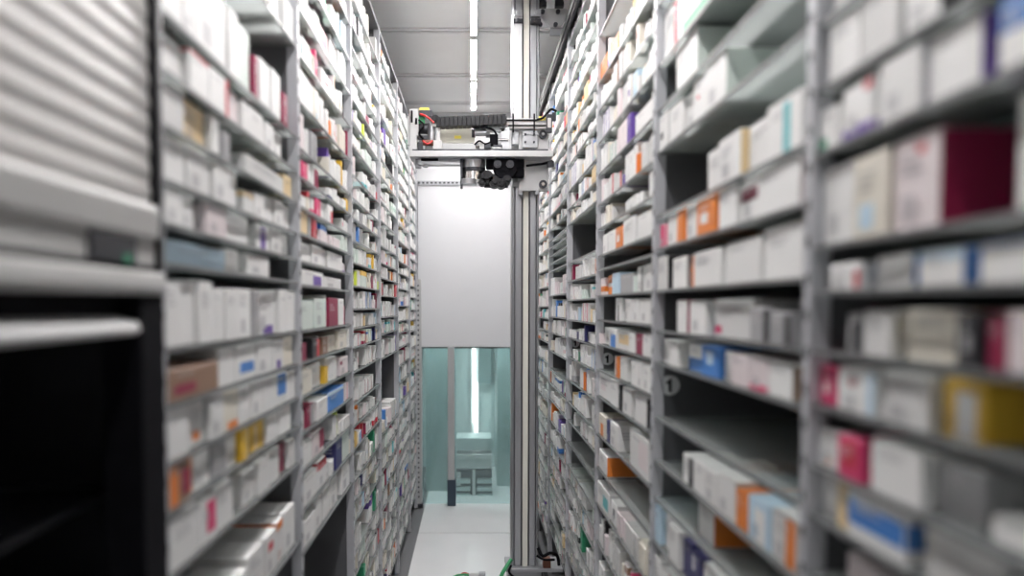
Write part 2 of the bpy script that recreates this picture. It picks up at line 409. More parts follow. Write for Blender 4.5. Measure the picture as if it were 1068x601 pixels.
# bay beside the shutter, on the left
row('L', 0, 305, -40, [])
row('L', 0, 305, 42, [(296, 306, 36, 'w'), (282, 290, 26, 'w')])
row('L', 0, 237, 72, [(166, 190, 75, 'w'), (191, 203, 75, 'w'), (204, 236, 76, 'w'), (238, 247, 68, 'w'), (248, 264, 66, 'G'), (266, 270, 46, 'm'), (271, 281, 48, 'w'), (283, 292, 48, 'w'), (294, 299, 34, 'm')])
row('L', 0, 232, 117, [(166, 194, 42, 'w'), (196, 217, 42, 'w/r0A9A'), (218, 237, 40, 'w/r8A0A'), (239, 250, 34, 'p'), (252, 261, 30, 'w'), (262, 275, 32, 'w'), (277, 286, 28, 'w'), (287, 297, 28, 'w')])
row('L', 0, 194, 141, [(166, 193, 46, 'g'), (195, 219, 46, 'Y'), (221, 228, 42, 'w'), (232, 240, 30, 's'), (255, 294, 18, 'g'), (296, 303, 22, 'Y')])
row('L', 0, 201, 197, [(166, 194, 46, 'w'), (196, 220, 44, 'w'), (222, 240, 40, 'w'), (241, 250, 36, 'w'), (257, 266, 24, 'w/Y0A7A'), (267, 277, 26, 'w'), (278, 288, 28, 'w'), (289, 298, 28, 'w'), (299, 306, 26, 'w')])
row('L', 0, 302, 267, [(170, 189, 48, 'w'), (190, 203, 46, 'w'), (214, 236, 38, 'p'), (240, 262, 30, 'w'), (270, 283, 30, 'w/v3709'), (284, 294, 28, 'w'), (295, 305, 26, 'w')])
row('L', 0, 279, 289, [(178, 240, 24, 'l'), (241, 254, 24, 'w'), (258, 280, 21, 'w')])
row('L', 0, 312, 345, [(172, 188, 66, 'w'), (189, 205, 66, 'w'), (206, 221, 64, 'w'), (223, 234, 54, 'w'), (235, 247, 52, 'w'), (248, 261, 50, 'w'), (263, 269, 46, 's'), (270, 290, 46, 'w/v4902/e0257'), (291, 299, 44, 'w'), (300, 308, 42, 'w')])
row('L', 0, 309, 380, [(172, 227, 32, 'n/m1525'), (229, 245, 38, 'w'), (247, 267, 36, 'w/b2925'), (268, 283, 34, 'w'), (285, 296, 30, 'w/v3703'), (297, 307, 30, 'c')])
row('L', 0, 312, 414, [(172, 197, 56, 'w'), (198, 203, 54, 'k'), (204, 218, 54, 'w/o2713'), (219, 232, 52, 'w'), (233, 249, 50, 'c/o3A02'), (250, 262, 46, 'w'), (263, 274, 42, 'w'), (275, 287, 38, 'w'), (288, 300, 32, 'w/b293A'), (301, 308, 28, 'w')])
row('L', 0, 307, 447, [(174, 196, 44, 'n/o040A/m6A28'), (197, 204, 46, 'o'), (205, 221, 44, 'w'), (222, 237, 38, 's'), (239, 250, 36, 'w'), (251, 257, 36, 'y'), (258, 263, 34, 'w'), (264, 278, 34, 'y/Y3508'), (279, 290, 34, 'w'), (291, 303, 32, 'w')])
row('L', 0, 312, 483, [(176, 207, 52, 'w'), (208, 224, 42, 'w/P4A2A'), (226, 243, 44, 'w'), (256, 268, 34, 'w'), (269, 280, 34, 'w'), (281, 292, 34, 'w'), (294, 301, 30, 'm'), (302, 308, 28, 'w')])
row('L', 0, 312, 565, [(200, 224, 42, 'w'), (226, 241, 40, 'w'), (244, 258, 42, 'w'), (260, 276, 46, 'w'), (277, 288, 44, 'w/r2768'), (289, 296, 44, 'w/o0A8A/o2613'), (297, 308, 44, 'w')])
# second bay on the left
L2 = [(-70, []), (-20, []), (25, []), (62, []), (97, [(334, 346, 30, 'm'), (347, 354, 34, 'w')]), (131, [(335, 345, 20, 'w/r3746')]), (166, []), (201, []), (222, [(314, 320, 18, 'P')]),
      (244, [(329, 334, 18, 'P'), (336, 340, 18, 'w'), (341, 346, 18, 'w/r5A07')]), (264, [(312, 321, 22, 'Y'), (322, 325, 20, 's'), (326, 330, 20, 'r')]), (285, [(315, 326, 20, 'w'), (327, 338, 20, 'w'), (342, 357, 17, 'w')]),
      (303, [(314, 336, 15, 'w/v5907'), (338, 355, 11, 'w')]), (338, [(312, 327, 30, 'G'), (328, 340, 30, 'G'), (342, 352, 29, 'm'), (353, 358, 27, 'w')]),
      (362, [(311, 315, 19, 'e'), (316, 320, 19, 'm'), (325, 333, 19, 'k/r6A0A'), (337, 343, 18, 'n'), (344, 352, 17, 'c'), (353, 362, 17, 'c')]),
      (388, [(314, 325, 24, 'c'), (326, 338, 24, 'w'), (354, 362, 18, 'p/m0368')]), (416, [(314, 319, 20, 'w'), (320, 328, 22, 'm/s5A0A'), (330, 341, 20, 'w'), (342, 357, 20, 'b/l0A8A')]),
      (445, [(316, 326, 24, 'w'), (327, 338, 24, 'p/m6A2A')]), (475, [(316, 330, 28, 'w'), (331, 340, 28, 'w/r0A7A'), (349, 356, 34, 'B'), (357, 364, 28, 'G')]),
      (507, [(316, 328, 26, 'w'), (329, 336, 30, 'w'), (337, 344, 30, 'w'), (345, 352, 30, 'w'), (356, 364, 34, 'w')])]
for (y, ex) in L2:
    row('L', 1, 365, y, ex, True if y not in (303, 507) else None, empty_p=.08)
# the farther bays
def auto_rows(side, k, zmin, zmax, extra=None, skip=()):
    rnd = random.Random(100 * k + (7 if side == 'L' else 3))
    z = zmin
    while z < zmax:
        bare = (side == 'L' and k == 3 and H - .62 < z < H - .28) or (side == 'R' and k == 3 and H - .80 < z < H - .58) or (side == 'R' and k == 4 and H - .42 < z < H - .30)
        if not (side == 'L' and bare): row(side, k, 0, 0, [], None if bare else True, z=z, empty_p=.10)
        z += rnd.choice((.075, .085, .09, .095, .11, .125))
for k in range(2, 6): auto_rows('L', k, .12 + .03 * (k % 2), RTOP - .10)
auto_rows('R', 3, .42, H + .04); 
row('R', 3, 0, 0, [], True, z=H + .125); row('R', 3, 0, 0, [], None, z=H + .215)
auto_rows('R', 3, H + .40, RTOP - .08)
auto_rows('R', 4, .30, H + .13)
for i in range(5): row('R', 4, 0, 0, [], None, z=H + .215 + .045 * i)
auto_rows('R', 4, H + .46, RTOP - .08)
for k in (5, 6): auto_rows('R', k, .14 + .04 * (k % 2), RTOP - .10)

SHELF_T = .0055
DEPTH = .37
bays = {}
def post_mesh(side, y, name, root, holes=True):
    s = SGN[side]; b = MB(); w = .011
    xf, xb = s * (FACE - .004), s * (FACE + .024)
    p = .05; z = 0.0; zr = []
    b.quad([(xb, y - w, 0), (xb, y + w, 0), (xb, y + w, RTOP), (xb, y - w, RTOP)])
    for yy in (y - w, y + w): b.quad([(xf, yy, 0), (xb, yy, 0), (xb, yy, RTOP), (xf, yy, RTOP)])
    b.quad([(xf, y - w, RTOP), (xf, y + w, RTOP), (xb, y + w, RTOP), (xb, y - w, RTOP)])
    b.quad([(xf, y - w, 0), (xf, y + w, 0), (xb, y + w, 0), (xb, y - w, 0)])
    hw, hh, hd = .0045, .0075, s * .006
    while z < RTOP - 1e-6:
        z1 = min(z + p, RTOP); zc = (z + z1) / 2
        a0, a1, c0, c1 = y - hw, y + hw, zc - hh, zc + hh
        b.quad([(xf, y - w, z), (xf, y + w, z), (xf, y + w, c0), (xf, y - w, c0)])
        b.quad([(xf, y - w, c1), (xf, y + w, c1), (xf, y + w, z1), (xf, y - w, z1)])
        b.quad([(xf, y - w, c0), (xf, a0, c0), (xf, a0, c1), (xf, y - w, c1)])
        b.quad([(xf, a1, c0), (xf, y + w, c0), (xf, y + w, c1), (xf, a1, c1)])
        xi = xf + hd
        b.quad([(xi, a0, c0), (xi, a1, c0), (xi, a1, c1), (xi, a0, c1)], 1)
        for (p0, p1) in (((a0, c0), (a1, c0)), ((a1, c0), (a1, c1)), ((a1, c1), (a0, c1)), ((a0, c1), (a0, c0))):
            b.quad([(xf, *p0), (xf, *p1), (xi, *p1), (xi, *p0)], 1)
        z = z1
    return b.build(name, [M['post'], M['hole']], root)

DIGIT1 = [(-.10, -.52), (.14, -.52), (.14, .52), (.0, .52), (-.06, .42), (-.16, .33), (-.30, .26), (-.30, .08), (-.18, .12), (-.10, .18)]
for side in 'RL':
    s = SGN[side]; ps = POSTS[side]
    for k in range(len(ps) - 1):
        y0, y1 = ps[k], ps[k + 1]
        root = empty('shelving_bay', (s * (FACE + .19), (y0 + y1) / 2, -.012),
                     {('R', 0): 'grey metal shelving bay nearest the camera on the right, full of cartons',
                      ('R', 1): 'second grey shelving bay on the right, its dark empty cell marked 1',
                      ('L', 0): 'grey shelving bay on the left beside the roller shutter, full of cartons'}.get((side, k),
                      ORD[k] + ' grey shelving bay on the ' + ('right' if side == 'R' else 'left') + (', last before the back wall' if k == len(ps) - 2 else ' counted along the aisle')), 'shelving', 'shelving bays along the aisle')
        bays[(side, k)] = root
        b = MB(); b.box(s * (FACE + DEPTH + .004), s * (FACE + DEPTH + .010), y0, y1, -.012, RTOP); b.build('back_panel', M['panel'], root)
        b = MB(); b.box(s * (FACE + .024), s * (FACE + DEPTH + .004), y1 - .0015, y1 + .0015, -.012, RTOP); b.build('side_panel', M['panel'], root)
        post_mesh(side, y1, 'post', root)
        b = MB(); b.box(s * FACE, s * (FACE + DEPTH + .004), y0 + .012, y1 - .012, RTOP - .02, RTOP); b.build('top_panel', M['panel'], root)
        for r in [r for r in ROWS if r['side'] == side and r['k'] == k]:
            if r['z'] > RTOP - .05: continue
            b = MB(); b.box(s * (FACE + .004), s * (FACE + DEPTH), y0 + .0125, y1 - .0125, r['z'] - SHELF_T, r['z'], 0)
            b.box(s * FACE, s * (FACE + .004), y0 + .0125, y1 - .0125, r['z'] - SHELF_T - .001, r['z'] - .0005, 1)
            b.build('shelf', [M['shelf'], M['shelfedge']], root)
    # the end post at the near end of each rack
    post_mesh(side, ps[0], 'post', bays[(side, 0)])
    b = MB(); b.box(s * (FACE + .024), s * (FACE + DEPTH + .004), ps[0] - .0015, ps[0] + .0015, -.012, RTOP); b.build('side_panel', M['panel'], bays[(side, 0)])

def number_sticker(px, py, rpx, k):
    Y = POSTS['R'][k] - .003
    cx, cz = on_depth(px, py, Y); r = rpx * Y / F
    root = bays[('R', k - 1)] if k >= 1 else bays[('R', 0)]
    b = MB(); b.cyl((cx, Y, cz), (cx, Y - .0012, cz), r, n=32)
    d = b.build('number_sticker', M['disc'], root, label='round grey sticker with a black digit 1')
    g = MB(); g.prism([(cx + q[0] * r * 1.25, cz + q[1] * r * 1.25) for q in DIGIT1], 'y', Y - .0012, Y - .002)
    g.build('digit', M['black'], d)
number_sticker(698.5, 402, 10.5, 2)
number_sticker(633.5, 374.5, 6.5, 3)
number_sticker(600, 358, 4.5, 4)

# ------------------------------------------------------------------ cartons
PAL = {'w': (.80, .80, .79), 'g': (.66, .66, .65), 'c': (.76, .72, .63), 'p': (.78, .70, .71), 'G': (.66, .74, .69), 's': (.36, .36, .37), 'k': (.025, .025, .03),
       'b': (.06, .22, .60), 'B': (.03, .03, .14), 'l': (.50, .66, .78), 'o': (.78, .22, .03), 'r': (.55, .03, .05), 'm': (.28, .01, .06), 'y': (.80, .50, .05), 'Y': (.78, .60, .34),
       'v': (.14, .07, .36), 't': (.10, .48, .52), 'P': (.68, .05, .17), 'n': (.30, .18, .12), 'e': (.03, .28, .14), 'L': (.62, .72, .08)}
WORD = {'w': 'white', 'g': 'off-white', 'c': 'cream', 'p': 'pale pink', 'G': 'pale green', 's': 'grey', 'k': 'black', 'b': 'blue', 'B': 'navy', 'l': 'light blue', 'o': 'orange', 'r': 'red',
        'm': 'maroon', 'y': 'yellow', 'Y': 'beige', 'v': 'purple', 't': 'turquoise', 'P': 'pink', 'n': 'brown', 'e': 'green', 'L': 'lime'}
def hexd(c): return int(c, 16) / 10.0
CARTONS = []
def add_carton(side, k, z, ya, yb, h, style, rnd, depth=None, back=0.0):
    """ya = near end, yb = far end"""
    parts = style.split('/'); head = parts[0]; base = head[0]; end = head[2] if '>' in head else None
    prints = [(t[0], hexd(t[1]), hexd(t[2]), hexd(t[3]), hexd(t[4])) for t in parts[1:]]
    if depth is None: depth = rnd.uniform(.085, .15)
    CARTONS.append(dict(side=side, k=k, z=z, y0=min(ya, yb), y1=max(ya, yb), h=h, d=depth, back=back + (rnd.uniform(.004, .010) if rnd.random() < .7 else rnd.uniform(.010, .022)), base=base, end=end, prints=prints, seed=rnd.random()))

STY = [('w', 46), ('g', 9), ('c', 6), ('p', 5), ('G', 3), ('l', 2), ('s', 2), ('b', 1.0), ('o', 1.6), ('m', 1.3), ('P', .9), ('y', .7), ('Y', 2), ('v', .5), ('B', .7), ('e', .5), ('t', .5), ('r', .7), ('k', .6), ('n', .5), ('L', .3)]
ACC = 'bbooorrmmPPyvveettnkksslB'
def rand_style(rnd):
    x = rnd.uniform(0, sum(w for _, w in STY))
    for c, w in STY:
        x -= w
        if x <= 0: break
    st = c
    if c in 'wgcpG' and rnd.random() < .34:
        a = rnd.choice(ACC); kk = rnd.random()
        if kk < .35:
            u = rnd.choice(('02', '8A', '03', '6A')); st += '/%s%s0A' % (a, u)
        elif kk < .6: st += '/%s0A%s' % (a, rnd.choice(('02', '7A', '8A', '03')))
        else: st += '/%s%s%s' % (a, rnd.choice(('26', '48', '38')), rnd.choice(('35', '47', '58', '13')))
    return st

def fill_row(side, k, z, hmax, rnd, taken, ylo, yhi, empty_p):
    y = ylo + .006
    while y < yhi - .02:
        st = rand_style(rnd); h = min(hmax - .008, rnd.uniform(.45, .97) * hmax); w = rnd.choice((.018, .022, .026, .03, .035, .04, .05, .06))
        n = rnd.choice((1, 1, 2, 3, 3, 4, 5)) if st[0] in 'wgcpG' else rnd.choice((1, 1, 1, 2)); dep = rnd.uniform(.07, .16)
        if rnd.random() < empty_p: y += rnd.uniform(.04, .20); continue
        for _ in range(n):
            if y + w > yhi - .004: break
            hit = [t for t in taken if y < t[1] and y + w > t[0]]
            if hit:
                y = max(t[1] for t in hit) + .001; break
            add_carton(side, k, z, y, y + w - .0012, h * rnd.uniform(.98, 1.0), st, rnd, dep)
            y += w
        y += rnd.choice((0.001, .001, .003, .01))

for side in 'RL':
    s = SGN[side]
    for k in range(len(POSTS[side]) - 1):
        rs = sorted([r for r in ROWS if r['side'] == side and r['k'] == k], key=lambda r: r['z'])
        for i, r in enumerate(rs):
            if r['z'] > RTOP - .06: continue
            top = rs[i + 1]['z'] if i + 1 < len(rs) else RTOP - .02
            hmax = min(top - r['z'] - SHELF_T - .004, .11)
            rnd = random.Random(int(r['z'] * 1e5) + k * 31 + (1 if side == 'L' else 0))
            ylo, yhi = POSTS[side][k] + .013, POSTS[side][k + 1] - .013
            taken = []; X = s * (FACE + .008)
            ex = sorted(r['ex'], key=lambda c: (min(c[0], c[1]) if side == 'L' else -max(c[0], c[1])))
            for (a, b, hp, st) in ex:
                ya, yb = face_y(a, r['z'], X), face_y(b, r['z'], X)
                ya, yb = max(ylo + .001, min(ya, yb) + .0007), min(yhi - .001, max(ya, yb) - .0007)
                if taken: ya = max(ya, taken[-1][1] + .0006)
                if yb - ya < .006: continue
                dep = F * X / ((a + b) / 2 - PX0)
                h = min(hp * dep / F, top - r['z'] - SHELF_T - .005)
                taken.append((ya, yb))
                big = (yb - ya)
                add_carton(side, k, r['z'], ya, yb, h, st, rnd, min(.30, max(.08, rnd.uniform(.09, .15) + (.04 if '>' in st else 0))))
            if r['fill']:
                fill_row(side, k, r['z'], hmax, rnd, taken, ylo, yhi, r['empty_p'])

def carton_geo(c, fine, out):
    """appends (verts, faces, colours) of one carton, in local coordinates about its base centre"""
    s = SGN[c['side']]; rnd = random.Random(c['seed'])
    w, d, h = c['y1'] - c['y0'], c['d'], c['h']
    V, Fc, Cc = out; n = len(V)
    col = PAL[c['base']]; j = rnd.uniform(.93, 1.05); col = tuple(min(.9, v * j) for v in col)
    endc = PAL[c['end']] if c['end'] else col
    xa, xb = -s * d / 2, s * d / 2        # aisle face, inner face
    e = .0012 if fine else 0.0
    def face(pts, colour):
        m = len(V); V.extend(pts); Fc.append(tuple(range(m, m + len(pts)))); Cc.append(colour)
    if fine:
        # chamfered box as a convex shape: 24 corners
        hx, hy = d / 2, w / 2
        def P(ax, ay, az, which):
            q = [ax * hx, ay * hy, h / 2 + az * h / 2]
            for i, sg in enumerate((ax, ay, az)):
                if i != which: q[i] -= sg * e
            return tuple(q)
        sg = (-1, 1)
        for ax in sg:
            face([P(ax, -1, -1, 0), P(ax, 1, -1, 0), P(ax, 1, 1, 0), P(ax, -1, 1, 0)], col)
        for ay in sg:
            face([P(-1, ay, -1, 1), P(1, ay, -1, 1), P(1, ay, 1, 1), P(-1, ay, 1, 1)], endc)
        for az in sg:
            face([P(-1, -1, az, 2), P(1, -1, az, 2), P(1, 1, az, 2), P(-1, 1, az, 2)], col)
        for ax in sg:
            for ay in sg: face([P(ax, ay, -1, 0), P(ax, ay, 1, 0), P(ax, ay, 1, 1), P(ax, ay, -1, 1)], col)
            for az in sg: face([P(ax, -1, az, 0), P(ax, 1, az, 0), P(ax, 1, az, 2), P(ax, -1, az, 2)], col)
        for ay in sg:
            for az in sg: face([P(-1, ay, az, 1), P(1, ay, az, 1), P(1, ay, az, 2), P(-1, ay, az, 2)], col)
        for ax in sg:
            for ay in sg:
                for az in sg: face([P(ax, ay, az, 0), P(ax, ay, az, 1), P(ax, ay, az, 2)], col)
    else:
        x0, x1, y0, y1 = -d / 2, d / 2, -w / 2, w / 2
        for pts, cl in (([(x0, y0, 0), (x0, y1, 0), (x0, y1, h), (x0, y0, h)], col), ([(x1, y0, 0), (x1, y1, 0), (x1, y1, h), (x1, y0, h)], col),
                        ([(x0, y0, 0), (x1, y0, 0), (x1, y0, h), (x0, y0, h)], endc), ([(x0, y1, 0), (x1, y1, 0), (x1, y1, h), (x0, y1, h)], endc),
                        ([(x0, y0, h), (x1, y0, h), (x1, y1, h), (x0, y1, h)], col), ([(x0, y0, 0), (x1, y0, 0), (x1, y1, 0), (x0, y1, 0)], col)):
            face(pts, cl)
    o = .0003
    lay = [1]
    def onface(u0, u1, v0, v1, colour):
        """u runs from image-left to image-right on the aisle face"""
        g = lambda u: (w / 2 - u * w) if s > 0 else (-w / 2 + u * w)
        m_ = e * 1.2
        ya, yb = sorted((g(u0), g(u1))); ya = max(ya, -w / 2 + m_); yb = min(yb, w / 2 - m_)
        za, zb = max(v0 * h, m_), min(v1 * h, h - m_)
        if yb - ya < .0005 or zb - za < .0005: return
        X = xa - s * o * lay[0]; lay[0] += 1
        face([(X, ya, za), (X, yb, za), (X, yb, zb), (X, ya, zb)], colour)
    def onend(u0, u1, v0, v1, colour):
        m_ = e * 1.2
        xs = sorted((xa + (xb - xa) * u0, xa + (xb - xa) * u1)); x0, x1 = max(xs[0], -d / 2 + m_), min(xs[1], d / 2 - m_)
        za, zb = max(v0 * h, m_), min(v1 * h, h - m_)
        Y = -w / 2 - o
        face([(x0, Y, za), (x1, Y, za), (x1, Y, zb), (x0, Y, zb)], colour)
    light = sum(col) > 1.2
    ink = (.22, .22, .25) if light else (.75, .75, .75)
    for (cl, u0, u1, v0, v1) in c['prints']:
        onface(u0, u1, v0, v1, PAL[cl])
        if u0 == 0 and u1 == 1 and not c['end']: onend(0, 1, v0, v1, PAL[cl])
    # printed lines of small type and a code block
    q = rnd.random()
    ink = tuple(.45 * a + .55 * b for a, b in zip(ink, col))
    if not c['prints'] or fine:
        if q < .75:
            v = rnd.uniform(.72, .84)
            u0 = rnd.uniform(.12, .2)
            for i in range(rnd.choice((1, 2, 3))):
                onface(u0, u0 + rnd.uniform(.3, .6), v, v + .045, ink); v -= .09
        if q > .6 and w > .02:
            onface(.2, .5, .12, .12 + min(.3, .3 * w / h), ink)
        if fine and not c['end']:
            v = .7
            for i in range(rnd.choice((2, 3))):
                onend(.15, rnd.uniform(.5, .85), v, v + .05, ink); v -= .12
    return

def make_mesh(name, out):
    V, Fc, Cc = out
    me = bpy.data.meshes.new(name); me.from_pydata(V, [], Fc)
    me.materials.append(M['carton'])
    at = me.color_attributes.new('Col', 'FLOAT_COLOR', 'CORNER')
    buf = []
    for f, c in zip(Fc, Cc): buf += [c[0], c[1], c[2], 1.0] * len(f)
    at.data.foreach_set('color', buf)
    bm = bmesh.new(); bm.from_mesh(me); bmesh.ops.recalc_face_normals(bm, faces=[f for f in bm.faces]); bm.to_mesh(me); bm.free()
    return me

def seen_area(c):
    s = SGN[c['side']]; X = s * (FACE + c['back']); a = []
    pts = [proj(X, y, z) for y in (c['y0'], c['y1']) for z in (c['z'], c['z'] + c['h'])]
    if min(p[2] for p in pts) < .1: return 0
    x0, x1 = min(p[0] for p in pts), max(p[0] for p in pts); y0, y1 = min(p[1] for p in pts), max(p[1] for p in pts)
    x0, x1, y0, y1 = max(0, x0), min(1068, x1), max(0, y0), min(601, y1)
    if x1 <= x0 or y1 <= y0: return 0
    if s < 0 and x1 < 168: return 0
    return (x1 - x0) * (y1 - y0)

NUM = ['first', 'second', 'third', 'fourth', 'fifth', 'sixth', 'seventh', 'eighth', 'ninth', 'tenth', 'eleventh', 'twelfth', 'thirteenth', 'fourteenth', 'fifteenth', 'sixteenth', 'seventeenth', 'eighteenth', 'nineteenth', 'twentieth',
       'twenty-first', 'twenty-second', 'twenty-third', 'twenty-fourth', 'twenty-fifth', 'twenty-sixth', 'twenty-seventh', 'twenty-eighth', 'twenty-ninth', 'thirtieth']
for c in CARTONS: c['area'] = seen_area(c)
order = sorted(CARTONS, key=lambda c: -c['area'])
N_SOLO = 300
solo, mass = order[:N_SOLO], [c for c in order[N_SOLO:]]
# shelf order: rows that show any carton, from the top; cartons counted from the far post of the bay
vis = [c for c in CARTONS if c['area'] > 0]
shelf_rank = {}
for side in 'RL':
    for k in range(7):
        zs = sorted({round(c['z'], 4) for c in vis if c['side'] == side and c['k'] == k}, reverse=True)
        for i, z in enumerate(zs): shelf_rank[(side, k, z)] = (i, len(zs))
far_rank = {}
for key in {(c['side'], c['k'], round(c['z'], 4)) for c in vis}:
    cs_ = sorted([c for c in vis if (c['side'], c['k'], round(c['z'], 4)) == key], key=lambda c: -c['y1'])
    for i, c in enumerate(cs_): far_rank[id(c)] = i
BAYWORD = {('R', 0): 'nearest right-hand bay', ('R', 1): 'second right-hand bay', ('R', 2): 'third right-hand bay', ('R', 3): 'fourth right-hand bay', ('L', 0): 'bay beside roller shutter', ('L', 1): 'second left-hand bay', ('L', 2): 'third left-hand bay'}
for c in solo:
    s = SGN[c['side']]
    out = ([], [], []); carton_geo(c, True, out)
    me = make_mesh('medicine_carton', out)
    o = bpy.data.objects.new('medicine_carton', me); COL.objects.link(o)
    o.location = (s * (FACE + c['back'] + c['d'] / 2), (c['y0'] + c['y1']) / 2, c['z'] + .0004)
    o.rotation_euler.z = math.radians(random.uniform(-.9, .9)) if c['y1'] - c['y0'] > .03 else 0
    desc = WORD[c['base']]
    if c['end'] and c['end'] != c['base']: tail = ' with ' + WORD[c['end']] + ' end'
    elif c['prints'] and c['prints'][0][0] != c['base']: tail = ' with ' + WORD[c['prints'][0][0]] + ' print'
    else: tail = ''
    i, nsh = shelf_rank[(c['side'], c['k'], round(c['z'], 4))]
    lab = '%s carton%s, %s from far post, %s shelf down, %s' % (desc, tail, NUM[far_rank[id(c)]], NUM[i], BAYWORD[(c['side'], c['k'])])
    tag(o, lab, 'carton', 'medicine cartons on the ' + ('shutter-side bay' if (c['side'], c['k']) == ('L', 0) else BAYWORD[(c['side'], c['k'])]) + ' shelves')
V, Fc, Cc = [], [], []
for c in mass:
    s = SGN[c['side']]; out = ([], [], []); carton_geo(c, False, out)
    ox, oy, oz = s * (FACE + c['back'] + c['d'] / 2), (c['y0'] + c['y1']) / 2, c['z'] + .0004
    n = len(V); V += [(x + ox, y + oy, z + oz) for x, y, z in out[0]]
    Fc += [tuple(n + i for i in f) for f in out[1]]; Cc += out[2]
me = make_mesh('medicine_cartons', (V, Fc, Cc))
o = bpy.data.objects.new('medicine_cartons', me); COL.objects.link(o)
tag(o, 'mass of small medicine cartons packed on the farther shelves of both racks', 'cartons', kind='stuff')
print('CARTONS', len(CARTONS), 'visible', len(vis), 'faces', len(Fc), 'smallest solo', solo[-1]['area'])

# ------------------------------------------------------------------ roller shutter cabinet on the left
SX = -.452
def SY(px, py): return on_face(px, py, SX)
y_end = 1.142; y_near = .30
cab = empty('shutter_cabinet', (-.62, .72, -.012), 'grey cabinet at the left with a half-open roller shutter above a black opening', 'cabinet')
zb_top = SY(160, 214)[1]; zb_bot = SY(160, 250)[1]
# corrugated curtain
prof = []; z = zb_top; pit = .0315
while z < RTOP:
    for q in range(8):
        a = q / 8; prof.append((SX - .006 + .0028 * math.sin(math.pi * a), z + a * pit))
    z += pit
prof = prof + [(SX - .03, z), (SX - .03, zb_top)]
b = MB(); b.prism(prof, 'y', y_near, y_end - .012); b.build('shutter_curtain', M['shutter'], cab, smooth=True)
b = MB(); b.prism([(SX - .012, zb_bot), (SX + .006, zb_bot), (SX + .008, zb_top - .010), (SX + .002, zb_top), (SX - .012, zb_top + .002)], 'y', y_near, y_end - .006)
b.build('bottom_bar', M['shutterbar'], cab, bevel=.003)
z_lip = SY(165, 281)[1]
b = MB(); b.box(SX - .03, SX - .001, y_near, y_end, z_lip + .004, zb_bot); b.build('rear_plate', M['shutterbar'], cab)
b = MB(); b.box(SX - .03, SX + .0, y_near, y_end, z_lip - .004, z_lip + .004); b.build('seal_strip', M['black'], cab)
ya = SY(92, 262)[0]; yb = SY(140, 262)[0]; zt = SY(115, 243)[1]; zc = SY(115, 274)[1]
b = MB(); b.box(SX - .012, SX + .004, ya, yb, zc, zt); sw = b.build('control_switch', M['dark'], cab, bevel=.002)
yc, zc2 = SY(128, 270)
b = MB(); b.cyl((SX + .003, yc, zc2), (SX + .009, yc, zc2), .0062, n=20); b.build('push_button', M['led'], sw, smooth=True, label='green push button')
z_r0 = SY(165, 308)[1]; z_r1 = SY(165, 284)[1]
b = MB(); b.prism([(SX - .03, z_r0), (SX + .008, z_r0), (SX + .012, z_r0 + .010), (SX + .010, z_r1 - .004), (SX - .002, z_r1), (SX - .03, z_r1)], 'y', y_near, y_end + .004)
b.build('cross_rail', M['shutterbar'], cab, bevel=.002)
z_s0 = SY(160, 348)[1]; z_s1 = SY(160, 335)[1]
b = MB(); b.prism([(SX - .035, z_s0), (SX - .004, z_s0), (SX + .004, z_s0 + .006), (SX, z_s1), (SX - .03, z_s1 + .008)], 'y', y_near, y_end - .03)
b.build('lower_shutter_lip', M['white'], cab, bevel=.003)
b = MB(); b.box(SX - .05, SX - .03, y_near, y_end, z_s0, z_r0); b.build('shutter_housing', M['black'], cab)
# dark guide along the end and the black frame of the opening
b = MB(); b.box(SX - .03, SX + .006, y_end - .006, y_end + .010, z_r1, RTOP); b.build('side_guide', M['blackmetal'], cab, bevel=.002)
yi = SY(146, 450)[0]
b = MB(); b.box(SX - .05, SX + .004, yi, y_end + .012, -.012, z_r0); b.build('frame_post', M['black'], cab, bevel=.003)
# the opening: black interior with a sloped chute and a ledge
b = MB(); b.box(-.84, -.83, y_near, y_end, -.012, z_s0); b.box(-.83, SX - .05, y_end - .004, y_end, -.012, z_s0); b.box(-.83, SX - .03, y_near, y_end, z_s0, z_s0 + .004)
b.build('interior', M['darkglass'], cab)
b = MB()
za, zb = SY(70, 545)[1], SY(70, 520)[1]
b.box(-.83, SX - .06, y_near, y_end - .01, H - .47, H - .46); b.build('inner_shelf', M['dark'], cab)
b = MB(); b.box(-.80, SX - .07, y_near, y_end - .01, H - .272, H - .262); b.build('inner_shelf', M['dark'], cab)

# ------------------------------------------------------------------ robot mast
MY = 4.05
def PXm(px, Y=MY): return on_depth(px, 320, Y)[0]
x0, x1 = PXm(533.5), PXm(562)
mz0 = .30
mast = empty('robot_mast', ((x0 + x1) / 2, MY + .06, 0), 'tall grooved aluminium mast standing in the aisle from floor to ceiling', 'robot mast')
W = x1 - x0
def fx(t): return x0 + W * t
b = MB()
# extruded profile with grooves, as an x-y outline
g = [(0, .02), (.04, .0), (.09, .0), (.09, .012), (.13, .012), (.13, 0), (.36, 0), (.36, .014), (.41, .014), (.41, .004), (.62, .004), (.62, .014), (.67, .014), (.67, 0), (.88, 0), (.88, .012), (.92, .012), (.92, 0), (.96, 0), (1, .02), (1, .13), (0, .13)]
b.prism([(fx(u), MY + v) for u, v in g], 'z', mz0, CEIL - .015); b.build('profile', M['alu'], mast, bevel=.0015)
b = MB(); b.box(fx(.42), fx(.61), MY - .003, MY + .006, mz0, CEIL - .015); b.build('cover_strip', M['cream'], mast, label='ivory cover strip')
_, zt18 = on_depth(545, 19, MY)
for (u0, u1) in ((.10, .12), (.37, .40), (.63, .66), (.89, .91)):
    b = MB(); b.box(fx(u0), fx(u1), MY + .009, MY + .0125, mz0, CEIL - .015); b.build('groove', M['aludark'], mast)
_, zc0 = on_depth(545, 195, MY)
b = MB(); b.box(fx(.02), fx(.36), MY - .022, MY - .001, zc0, zt18); b.build('carriage_rail', M['alulight'], mast, bevel=.002)
